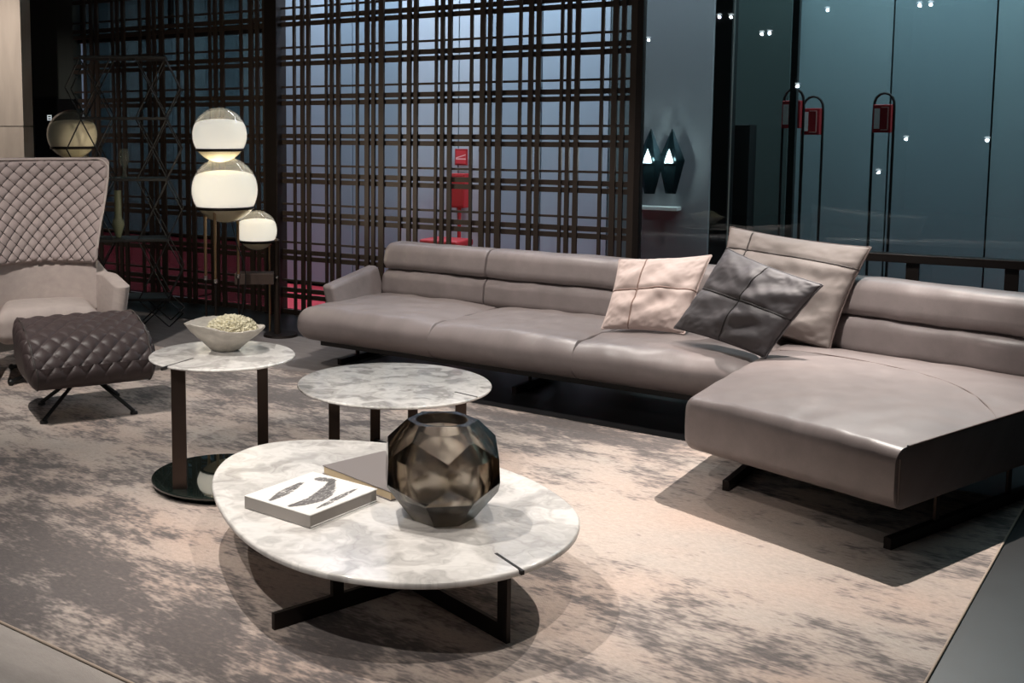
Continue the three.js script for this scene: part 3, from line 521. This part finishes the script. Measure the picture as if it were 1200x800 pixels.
{
  const H = 0.281;
  // photo-cover book
  const c = [[289, 577], [357, 606], [441, 573], [372, 553]].map(([u, v]) => at(u, v, H + 0.045)); const ctr = c[0].clone().add(c[1]).add(c[2]).add(c[3]).multiplyScalar(0.25);
  const e1 = c[2].clone().sub(c[1]), e2 = c[0].clone().sub(c[1]), w = 0.355, d = 0.31, an = -Math.atan2(e1.z, e1.x);
  const g = thing('picture_book', 'thick book with black and white photo cover on the coffee table', 'book', [ctr.x, H, ctr.z], an);
  const cv = document.createElement('canvas'); cv.width = 512; cv.height = 448; const x = cv.getContext('2d');
  x.fillStyle = '#e6e2dd'; x.fillRect(0, 0, 512, 448);
  const gr = ['#5c5856', '#7b7774', '#4a4745']; const poly = (pts, f) => { x.fillStyle = f; x.beginPath(); x.moveTo(...pts[0]); for (let i = 1; i < pts.length; i++) x.lineTo(...pts[i]); x.closePath(); x.fill(); };
  x.globalAlpha = 0.6;
  const swoosh = (n, f, th, t0, t1, sx, ox) => { for (let k = 0; k < n; k++) { const t = lerp(t0, t1, rnd()); x.fillStyle = gr[k % 3]; x.fillRect(ox + t * sx, f(t) + (rnd() - 0.5) * th * (0.35 + Math.sin(t * Math.PI)), 10 + 16 * rnd(), 3 + 5 * rnd()); } };
  swoosh(1300, (t) => 250 + 80 * Math.sin(t * 2.9 + 0.4) - 60 * t, 70, 0, 1, 440, 20); swoosh(450, (t) => 150 - 70 * t, 44, 0, 1, 300, 20);
  swoosh(240, (t) => 405 - 40 * t, 24, 0, 1, 330, 90); swoosh(200, (t) => 110 + 60 * t, 80, 0, 1, 60, 410);
  x.globalAlpha = 1;
  const ct = new THREE.CanvasTexture(cv); ct.colorSpace = THREE.SRGBColorSpace;
  part('page_block', box(w - 0.006, 0.037, d - 0.006, 0, 0.0225, 0), std({ color: 0x9a948f, roughness: 0.8 }), g);
  part('back_cover', rbox(w, 0.004, d, 0.001, 0, 0.002, 0), M.white, g);
  part('spine', rbox(0.004, 0.044, d, 0.001, -w / 2 + 0.002, 0.022, 0), std({ color: 0x9d9792, roughness: 0.6 }), g);
  const top = part('front_cover', rbox(w, 0.004, d, 0.001, 0, 0.043, 0), M.white, g);
  part('cover_print', new THREE.PlaneGeometry(w - 0.002, d - 0.002).rotateX(-Math.PI / 2).translate(0, 0.0454, 0), std({ map: ct, roughness: 0.5 }), top, 'printed black and white picture');
  // grey book
  const L = at(378, 545, H + 0.035), f1 = at(455, 575, H + 0.035).sub(L).setY(0).normalize(), f2 = V(f1.z, 0, -f1.x);
  const w2 = 0.4, d2 = 0.31, c2 = L.clone().addScaledVector(f1, w2 / 2).addScaledVector(f2, d2 / 2);
  const b = thing('grey_book', 'closed dark grey book with cream pages lying behind the faceted vase', 'book', [c2.x, H, c2.z], -Math.atan2(f1.z, f1.x));
  const gm = std({ color: 0x77706e, roughness: 0.7 });
  part('page_block', box(w2 - 0.008, 0.027, d2 - 0.008, 0, 0.0175, 0), std({ color: 0xcdb999, roughness: 0.85 }), b, 'cream page edges'); part('back_cover', rbox(w2, 0.004, d2, 0.001, 0, 0.002, 0), gm, b); part('front_cover', rbox(w2, 0.004, d2, 0.001, 0, 0.033, 0), gm, b); part('spine', rbox(w2, 0.033, 0.004, 0.001, 0, 0.0175, -d2 / 2 + 0.002), gm, b);
}
{
  const O = V(0.283, 0.2805, -3.68), planes = [];
  const add = (az, el, d, cy) => { const a = az * Math.PI / 180, e = el * Math.PI / 180, n = V(Math.cos(e) * Math.sin(a), Math.sin(e), Math.cos(e) * Math.cos(a)); planes.push([n, d + n.y * cy]); };
  const CY2 = 0.185;
  for (const [az, el, d] of [[-28, 4, 0.178], [32, 6, 0.178], [90, 2, 0.186], [150, 6, 0.182], [210, 4, 0.182], [270, 2, 0.186]]) add(az, el, d, CY2);
  for (const [az, el, d] of [[-45, -37, 0.19], [8, -33, 0.188], [52, -36, 0.19], [105, -35, 0.19], [165, -36, 0.19], [225, -36, 0.19], [275, -35, 0.19]]) add(az, el, d, CY2);
  for (const [az, el, d] of [[-70, 42, 0.184], [-2, 48, 0.176], [62, 40, 0.184], [120, 44, 0.182], [180, 44, 0.182], [240, 44, 0.182]]) add(az, el, d, CY2);
  planes.push([V(0, -1, 0), 0]); planes.push([V(0, 1, 0), 0.338]);
  const verts = [], nP = planes.length;
  for (let i = 0; i < nP; i++) for (let j = i + 1; j < nP; j++) for (let k = j + 1; k < nP; k++) {
    const [a, da] = planes[i], [b, db] = planes[j], [c, dc] = planes[k], bc = b.clone().cross(c), det = a.dot(bc); if (Math.abs(det) < 1e-6) continue;
    const p = bc.multiplyScalar(da).add(c.clone().cross(a).multiplyScalar(db)).add(a.clone().cross(b).multiplyScalar(dc)).divideScalar(det);
    if (planes.every(([n, d]) => n.dot(p) <= d + 1e-6)) verts.push(p);
  }
  const outer = new ConvexGeometry(verts); outer.setAttribute('uv', new THREE.Float32BufferAttribute(new Float32Array(outer.attributes.position.count * 2), 2));
  const inner = new THREE.LatheGeometry([[0, 0.05], [0.09, 0.055], [0.135, 0.09], [0.15, 0.15], [0.148, 0.21], [0.12, 0.27], [0.095, 0.3], [0.088, 0.33], [0.088, 0.38], [0, 0.38]].map(([x, y]) => new THREE.Vector2(x, y)), 48);
  const A = new Brush(outer), B = new Brush(inner); A.updateMatrixWorld(); B.updateMatrixWorld();
  const ev = new Evaluator(); ev.useGroups = false; ev.attributes = ['position', 'normal'];
  const res = ev.evaluate(A, B, SUBTRACTION);
  const vg = toCreasedNormals(res.geometry.index ? res.geometry.toNonIndexed() : res.geometry, 0.35);
  const g = thing('faceted_vase', 'smoky brown faceted glass vase on the coffee table', 'vase', O.toArray());
  part('vase_body', vg, phy({ color: 0xffffff, transmission: 1, thickness: 0.1, ior: 1.45, roughness: 0.18, attenuationColor: new THREE.Color(0.45, 0.40, 0.34), attenuationDistance: 0.06 }), g);
}

// ---------------------------------------------------------------- floor lamps
function globe(parent, r, y, x, z, lit, name = 'globe') {
  const opal = std({ color: 0xf0ece2, roughness: 0.5, emissive: lit ? 0xf4f7ff : 0x000000, emissiveIntensity: lit ? 0.5 : 0 });
  const glass = phy({ color: 0xfbf8ec, transmission: 0.95, thickness: 0, roughness: 0.04, ior: 1.45 });
  const ringY = -0.52 * r, g = part('glass_globe', new THREE.SphereGeometry(r, 48, 32).translate(x, y, z), glass, parent);
  // opal inner diffuser: sits on the ring, rounded top at 60 % of the height
  const prof = [[0.0, ringY + 0.004]]; const rr = 0.985 * r; for (let k = 0; k <= 14; k++) { const a = Math.asin(ringY / r) + (Math.asin(0.4) - Math.asin(ringY / r)) * k / 14; prof.push([rr * Math.cos(a), rr * Math.sin(a) + (k ? 0 : 0.004)]); }
  for (let k = 1; k <= 10; k++) { const a = k / 10 * Math.PI / 2; prof.push([rr * 0.9 * Math.cos(a), 0.4 * rr + 0.2 * r * Math.sin(a)]); }
  const dif = part('lamp_diffuser', new THREE.LatheGeometry(prof.map(([a, b]) => new THREE.Vector2(Math.max(a, 0), b)), 48).translate(x, y, z), opal, g, lit ? 'glowing white opal diffuser' : 'unlit opal diffuser');
  const rim = Math.sqrt(r * r - ringY * ringY);
  part('ring', new THREE.LatheGeometry([[rim - 0.02, ringY - 0.012], [rim + 0.005, ringY - 0.012], [rim + 0.005, ringY + 0.008], [rim - 0.02, ringY + 0.008], [rim - 0.02, ringY - 0.012]].map(([a, b]) => new THREE.Vector2(a, b)), 48).translate(x, y, z), M.bronzeDark, g);
  part('cup', new THREE.SphereGeometry(r * 0.97, 40, 10, 0, Math.PI * 2, Math.PI / 2 + 0.6, Math.PI / 2 - 0.6).translate(x, y, z), std({ color: 0xd9d3c0, roughness: 0.35, side: THREE.DoubleSide }), g, 'cream lower cup');
  if (lit) { const p = new THREE.PointLight(0xfff2e4, lit); p.position.set(x, y, z); p.castShadow = true; p.shadow.radius = 6; parent.add(p); }
}
function bigLamp(label, x, z, lit) {
  const g = thing('globe_floor_lamp', label, 'lamp', [x, 0, z], 0, 'twin globe floor lamps');
  part('base_disc', cyl(0.19, 0.2, 0.02, 0.02, 0.01, 0, 48), M.bronzeDark, g);
  const R1 = 0.243, R2 = 0.2, y1 = 1.15, y2 = 1.548;
  globe(g, R1, y1, 0.02, 0, lit); globe(g, R2, y2, -0.012, 0, lit * 0.8);
  for (const [px, pz] of [[-0.035, 0.16], [-0.13, -0.02], [0.1, -0.12]]) { part('pole', cyl(0.011, 0.011, y1 - 0.56 * R1 - 0.5, px, (y1 - 0.5 * R1 + 0.5) / 2 - 0.01, pz, 14), M.brass, g); part('lower_pole', cyl(0.008, 0.008, 0.5, px, 0.26, pz, 12), M.bronzeDark, g); part('collar', cyl(0.016, 0.016, 0.03, px, 0.5, pz, 14), M.steel, g); }
  part('globe_joint', cyl(0.06, 0.05, 0.02, 0.004, 1.37, 0, 32), M.brass, g);
  part('cord', tube([V(0.06, 0.92, -0.05), V(0.1, 0.75, -0.05), V(0.16, 0.55, -0.04), V(0.13, 0.2, -0.04), V(0.1, 0.02, -0.04)], 0.004, 40), M.black, g);
  return g;
}
bigLamp('lit twin globe floor lamp standing behind the side table', -0.997, -8.1, 1.5);
bigLamp('unlit globe floor lamp standing behind the armchair', -2.3, -9.0, 0);
{
  const B = at(329, 394), g = thing('globe_table_lamp', 'small lit globe lamp on a dark pole beside the sofa end', 'lamp', [B.x, 0.006, B.z]);
  const z = 0, dx = (u) => (u - 329) / F * 8.45;
  part('base_disc', cyl(0.13, 0.135, 0.018, 0, 0.009, 0, 48), M.bronzeDark, g);
  part('pole', cyl(0.024, 0.024, 0.72, dx(325), 0.37, 0, 20), M.bronze, g); part('pole_cap', new THREE.SphereGeometry(0.025, 16, 10).translate(dx(325), 0.73, 0), M.bronze, g);
  part('thin_pole', cyl(0.008, 0.008, 0.7, dx(315), 0.36, -0.1, 12), M.brass, g);
  part('tray', rbox(dx(322) - dx(276), 0.085, 0.16, 0.006, (dx(276) + dx(322)) / 2, LYh(327), 0), std({ color: 0x4c3d36, roughness: 0.5 }), g, 'dark brown wooden block');
  part('rivet', new THREE.SphereGeometry(0.012, 12, 8).translate(dx(325), LYh(326), 0.025), M.steel, g);
  globe(g, 0.154, 0.815, dx(302), 0, 0.6);
  part('globe_arm', rod(V(dx(325), 0.7, 0), V(dx(311), 0.725, 0), 0.008), M.bronze, g);
}
function LYh(v) { return EYE - (v - 150) / F * 8.45; }

// ---------------------------------------------------------------- shelf rack
{
  const zb = -8.95, pL = onPlane(98, 150, V(0, 0, zb), V(0, 0, 1)), pR = onPlane(196, 150, V(0, 0, zb), V(0, 0, 1)), w = pR.x - pL.x;
  const g = thing('shelf_rack', 'tall black open shelf rack with zigzag rod sides beside the armchair', 'shelf', [(pL.x + pR.x) / 2, 0, zb], 0.12);
  const sy = (v) => EYE + (150 - v) / F * 9.0, levels = [348, 279, 209, 139, 70].map(sy);
  for (const y of levels) part('shelf_board', rbox(w, 0.022, 0.34, 0.003, 0, y, 0), M.black, g);
  const ys = [0.0, ...levels], am = 0.115;
  for (const sx of [-1, 1]) for (const zf of [0.165, -0.165]) for (let k = 0; k < ys.length - 1; k++) {
    const ym = (ys[k] + ys[k + 1]) / 2, xe = sx * (w / 2 - 0.008), xi = xe - sx * am * 2, xo = xe + sx * am, ya = ys[k] + (k ? 0.011 : 0.006), yb = ys[k + 1] - 0.011;
    for (const [a, b] of [[V(xi, ya, zf), V(xe, yb, zf)], [V(xe, ya, zf * 0.94), V(xi, yb, zf * 0.94)], [V(xe, ya, zf), V(xo, ym, zf)], [V(xo, ym, zf), V(xe, yb, zf)]]) part('rod', rod(a, b, 0.006, 6), M.black, g);
  }
  const item = thing('stone_cone', 'pale green stone cone standing on the black shelf rack', 'ornament', [0, 0, 0]);
  const P = onPlane(139, 279, V(0, 0, zb), V(0, 0, 1)); item.position.set(P.x, levels[1] + 0.012, zb);
  part('cone_body', new THREE.LatheGeometry([[0, 0], [0.02, 0], [0.05, 0.1], [0.045, 0.14], [0.03, 0.16], [0.028, 0.38], [0, 0.38]].map(([a, b]) => new THREE.Vector2(a, b)), 10), std({ color: 0x5f6450, roughness: 0.6 }), item);
  const it2 = thing('glass_ornament', 'small clear glass ornament on the shelf rack beside the chair back', 'ornament', [0, 0, 0]);
  const P2 = onPlane(146, 209, V(0, 0, zb), V(0, 0, 1)); it2.position.set(P2.x, levels[2] + 0.012, zb);
  part('ornament_body', new THREE.LatheGeometry([[0, 0], [0.03, 0], [0.012, 0.04], [0.012, 0.08], [0.04, 0.12], [0.045, 0.18], [0.03, 0.23], [0, 0.23]].map(([a, b]) => new THREE.Vector2(a, b)), 20), phy({ color: 0xd5dcd6, transmission: 0.95, roughness: 0.05, thickness: 0 }), it2);
}

// ---------------------------------------------------------------- armchair and ottoman
const quiltH = (x, y, px, py) => { const a = x / px + y / py, b = x / px - y / py, s = Math.abs(Math.sin(Math.PI * a)), t = Math.abs(Math.sin(Math.PI * b)); return Math.pow(s, 0.32) * Math.pow(t, 0.32); };
const CH_D = V(0.45, 0, 0.89).normalize(), CH_TURN = Math.atan2(CH_D.x, CH_D.z);
{
  const g = thing('wing_armchair', 'high-backed grey armchair with diamond quilted back', 'armchair', [-2.0, 0.012, -7.05], 0.3);
  // tub: lower back and arms, bent from a straight soft bar
  const LEN = 2.02, TH2 = 0.1;
  const tub = soft(LEN, 1, TH2, 0.045, [90, 16, 3], (q) => {
    const s = q.x / (LEN / 2), as = Math.abs(s), yn = q.y + 0.5, ang = s * 1.95;
    const top = lerp(0.80, 0.64, sm(as, 0.32, 0.62)) - 0.03 * sm(as, 0.75, 1), y = lerp(0.2, top, yn);
    const flare = 0.06 * sm(as, 0.3, 1) * (yn - 0.3) + 0.02;
    // plan curve: rounded U
    const hw = 0.36 + flare, dp = 0.36; let cx, cz, nx, nz;
    const t = clamp(ang, -Math.PI / 2, Math.PI / 2); cx = hw * Math.sin(t); cz = -dp * Math.pow(Math.cos(t), 0.8); nx = Math.sin(t); nz = -Math.cos(t);
    const ext = Math.max(0, as * 1.95 - Math.PI / 2); cz += ext * 0.85; cx += Math.sign(s) * ext * 0.1;
    const lean = -0.1 * (yn) * (1 - sm(as, 0.2, 0.6));
    q.set(cx + nx * q.z, y, cz + nz * q.z + lean);
  }, 5);
  part('tub_shell', tub, M.chair, g);
  part('seat_cushion', soft(0.62, 0.2, 0.62, 0.07, [20, 4, 20], (q) => { const e = (1 - (q.x / 0.31) ** 4) * (1 - (q.z / 0.31) ** 4); if (q.y > 0) q.y += 0.03 * e; q.x *= 0.92 + 0.1 * (q.z / 0.62 + 0.5); q.y += 0.36 + 0.025 * q.z; q.z += 0.03; }), M.chair, g);
  // high quilted back
  const W = 0.88, H = 0.69, T = 0.085;
  const shape = (q, n, c) => {
    const yn = q.y / H + 0.5, xn = q.x / (W / 2), wid = lerp(0.74, 1.0, sm(yn, -0.1, 0.95));
    const y = 0.7 + q.y + H / 2 + 0.03 * (1 - xn * xn) * (1 - yn) * 0 , rec = -0.30 - 0.20 * yn - 0.03 * Math.sin(yn * 3);
    let z = q.z; const inset = Math.min(1, (1 - Math.abs(xn)) / 0.07) * Math.min(1, (1 - yn) / 0.05);
    if (q.z > T * 0.3) z += 0.02 * (quiltH(q.x, q.y + 0.02 * xn * xn, 0.09, 0.086) - 0.5) * clamp(inset, 0, 1);
    q.set(q.x * wid, y, z + rec + 0.15 * Math.abs(xn) ** 2.2 * lerp(1.25, 0.75, yn));
  };
  part('quilted_back', soft(W, H, T, 0.04, [190, 170, 2], shape, 4), M.quilt, g, 'diamond quilted upper back');
  const stitch = [], PX = 0.09, PY = 0.086;
  const onQ = (x, y) => { const q = V(x, y - 0.02 * (x / (W / 2)) ** 2, T * 0.5); shape(q, null, null); return q.add(V(0, 0, 0.006)); };
  const x1 = W / 2 - 0.03, y1 = H / 2 - 0.035, y0 = -H / 2 + 0.03;
  for (const sg of [1, -1]) for (let k = -30; k <= 30; k++) { // x / PX + sg * y / PY = k
    const line = []; for (let i = 0; i <= 120; i++) { const y = lerp(y0, y1, i / 120), x = PX * (k - sg * y / PY); if (Math.abs(x) <= x1) line.push(onQ(x, y)); }
    if (line.length > 8) stitch.push(tube(line, 0.0035, line.length, false, 5));
  }
  part('quilt_stitching', mergeGeometries(stitch), std({ color: 0x2f2827, roughness: 0.8 }), g, 'dark stitched diamond lines');
  const rimPts = []; const rim = (x, y) => { const q = V(x, y, T * 0.5); shape(q, null, null); return q; };
  for (let i = 0; i <= 10; i++) rimPts.push(rim(-W / 2 + 0.012, -H / 2 + 0.1 + i / 10 * (H - 0.16))); for (let i = 0; i <= 10; i++) rimPts.push(rim(-W / 2 + 0.06 + i / 10 * (W - 0.12), H / 2 - 0.012)); for (let i = 0; i <= 10; i++) rimPts.push(rim(W / 2 - 0.012, H / 2 - 0.06 - i / 10 * (H - 0.16)));
  part('edge_piping', tube(rimPts, 0.007, 160), M.chair, g);
  const lower = []; for (let i = 0; i <= 16; i++) { const a = (i / 16 - 0.5) * 2; lower.push(V(a * 0.33, 0.79 - 0.05 * a * a, -0.345 + 0.14 * Math.abs(a) ** 2.2)); }
  part('lower_pad', soft(0.66, 0.5, 0.1, 0.045, [30, 12, 2], (q) => { const xn = q.x / 0.33, yn = q.y / 0.5 + 0.5; q.set(q.x * 1.0, 0.38 + yn * (0.42 - 0.05 * xn * xn), q.z - 0.30 - 0.06 * yn + 0.17 * Math.abs(xn) ** 2.4); }), M.chair, g);
  part('swivel_column', cyl(0.03, 0.03, 0.2, 0, 0.15, 0, 20), M.black, g);
  for (let k = 0; k < 4; k++) { const a = k * Math.PI / 2 + 0.78, d = V(Math.sin(a), 0, Math.cos(a)); part('star_leg', mergeGeometries([rod(V(0, 0.09, 0), d.clone().multiplyScalar(0.33).setY(0.02), 0.013, 10), new THREE.SphereGeometry(0.02, 12, 8).translate(d.x * 0.33, 0.02, d.z * 0.33)]), M.black, g); }
}
{
  const g = thing('quilted_ottoman', 'dark brown quilted leather ottoman on splayed black legs', 'ottoman', [-1.55, 0.012, -6.17], CH_TURN);
  const W = 0.72, H = 0.285, D = 0.5;
  const deform = (q, n, c) => {
    if (c) { const ed = W / 2 - Math.abs(q.x); if (ed < 0.24) q.x = Math.sign(q.x) * (W / 2 - (ed < 0.12 ? ed * 0.42 : 0.0504 + (ed - 0.12) * 1.58)); }
    const xn = q.x / (W / 2), zn = q.z / (D / 2), yn = q.y / (H / 2);
    const k = clamp((1 - Math.abs(xn)) / 0.08, 0, 1) * clamp(0.5 + yn * 1.5 + zn * 0.8, 0, 1);
    const u = q.x, v = q.y * 1.0 - q.z * 1.0 , off = 0.016 * (quiltH(u, v, 0.105, 0.12) - 0.5) * k;
    q.addScaledVector(n, off);
    // tilt: tall at the back, nose low at the front
    const z = q.z, y = q.y; const bulge = 1 + 0.03 * (1 - xn * xn);
    q.set(q.x * (1 + 0.03 * yn), (y * bulge * lerp(1.0, 0.9, zn * 0.5 + 0.5)) + 0.325 - 0.055 * zn * (yn > 0 ? 1 : 0.2) + 0.03 * (1 - zn * zn) * Math.max(0, yn), z * bulge + 0.02 - 0.05 * yn);
  };
  part('cushion', soft(W, H, D, 0.12, [110, 30, 50], deform, 26), M.leatherDark, g);
  for (const sx of [-1, 1]) { const pts = []; for (let k = 0; k < 48; k++) { const a = k / 48 * Math.PI * 2, c = Math.cos(a), s = Math.sin(a), nn = V(0, s, c); const q = V(sx * (W / 2 - 0.045), Math.sign(s) * (H / 2 - 0.12) * Math.min(1, Math.abs(s) * 6) + 0.12 * s, Math.sign(c) * (D / 2 - 0.12) * Math.min(1, Math.abs(c) * 3) + 0.12 * c); deform(q, nn); pts.push(q); } part('end_piping', tube(pts, 0.006, 120, true), M.pipe, g); }
  part('hub', cyl(0.06, 0.05, 0.05, 0, 0.17, 0, 24), M.black, g);
  for (const [x, z] of [[-0.27, 0.2], [0.22, 0.22], [-0.2, -0.22], [0.24, -0.24]]) part('splayed_leg', mergeGeometries([rod(V(x * 0.25, 0.175, z * 0.25), V(x, 0.016, z), 0.011, 10), cyl(0.02, 0.022, 0.014, x, 0.007, z, 16).deleteAttribute('uv') && cyl(0.02, 0.022, 0.014, x, 0.007, z, 16)]), M.black, g);
}

// ---------------------------------------------------------------- ceiling lamps
SPOTS.forEach(([p, t, I, ang, pen, col, rad], i) => {
  const dir = V(...t).sub(V(...p)).normalize(), q = new THREE.Quaternion().setFromUnitVectors(V(0, -1, 0), dir);
  const g = thing('ceiling_spotlight', 'black track spotlight on the ceiling', 'lamp', p, 0, 'ceiling track spotlights');
  const can = cyl(0.045, 0.045, 0.14, 0, 0.085, 0, 24).applyQuaternion(q); part('housing', can, M.black, g);
  part('lamp_lens', cyl(0.038, 0.038, 0.006, 0, 0.012, 0, 24).applyQuaternion(q), std({ color: 0xffffff, emissive: col, emissiveIntensity: 6 }), g, 'glowing lens');
  part('stem', cyl(0.01, 0.01, CEIL - p[1] + 0.0, 0, (CEIL - p[1]) / 2, 0, 10), M.black, g);
  const s = new THREE.SpotLight(col, I, 0, ang, pen, 2); s.position.set(dir.x * 0.02, dir.y * 0.02, dir.z * 0.02); s.castShadow = true; s.shadow.radius = rad; g.add(s);
  s.target.position.set(...V(...t).sub(V(...p)).toArray()); g.add(s.target);
});
// small hall pendants far to the side of the lounge, mirrored in the glass wall
for (const [u, v] of [[760, 44], [843, 17], [857, 17], [893, 37], [902, 36], [970, 9], [1078, 3], [1091, 2], [935, 98], [1062, 160], [1030, 199], [1157, 161]]) {
  const h = onPlane(u, v, onL(0), LN), d = ray(u, v).normalize(), r = d.clone().addScaledVector(LN, -2 * d.dot(LN)), p = h.addScaledVector(r, 10.2);
  const g = thing('hall_pendant', 'tiny bright pendant lamp of the hall mirrored in the glass wall', 'lamp', p.toArray(), 0, 'small hall pendants mirrored in the glass');
  part('lamp_bulb', new THREE.SphereGeometry(0.026, 16, 10).scale(1.5, 0.6, 1.5), std({ color: 0xffffff, emissive: 0xf4fbff, emissiveIntensity: 7 }), g);
  part('shade', new THREE.LatheGeometry([[0.012, 0.07], [0.03, 0.06], [0.05, 0.02], [0.054, 0.021], [0.033, 0.064], [0.012, 0.074]].map(([a, b]) => new THREE.Vector2(a, b)), 20), M.black, g);
  part('cord', cyl(0.003, 0.003, CEIL - p.y - 0.07, 0, (CEIL - p.y + 0.07) / 2, 0, 6), M.black, g);
  const l = new THREE.PointLight(0xf4fbff, 0.4); l.castShadow = true; l.position.set(0, -0.04, 0); g.add(l);
}
// unseen linear lights added over the aisle to brighten the walls beyond
const linear = (s0, s1, off, I, col, label, y = CEIL - 0.06) => {
  const c = onL((s0 + s1) / 2, off, y), g = thing('added_linear_light', label, 'lamp', c.toArray(), -TH, 'added linear aisle lights');
  const w = s1 - s0; part('housing', box(w + 0.02, 0.05, 0.32, 0, 0.03, 0), M.black, g); part('lamp_panel', box(w, 0.01, 0.3, 0, 0, 0), std({ color: 0xffffff, emissive: col, emissiveIntensity: Math.min(I, 3) }), g);
  const r = new THREE.RectAreaLight(col, I, w, 0.3); r.position.set(0, -0.012, 0); r.rotation.x = -Math.PI / 2; g.add(r);
};
linear(-1.1, 3.0, -0.8, 30, 0xe6eeff, 'added long cool light brightening the wall behind the lattice');
linear(3.4, 7.4, -0.7, 50, 0xe2f2fa, 'added long cool light brightening the wall behind the glass');
linear(-6, -1.5, -2.4, 56, 0xe4ecff, 'added long cool light brightening the far end of the aisle');

shade(scene);
renderer.render(scene, camera);
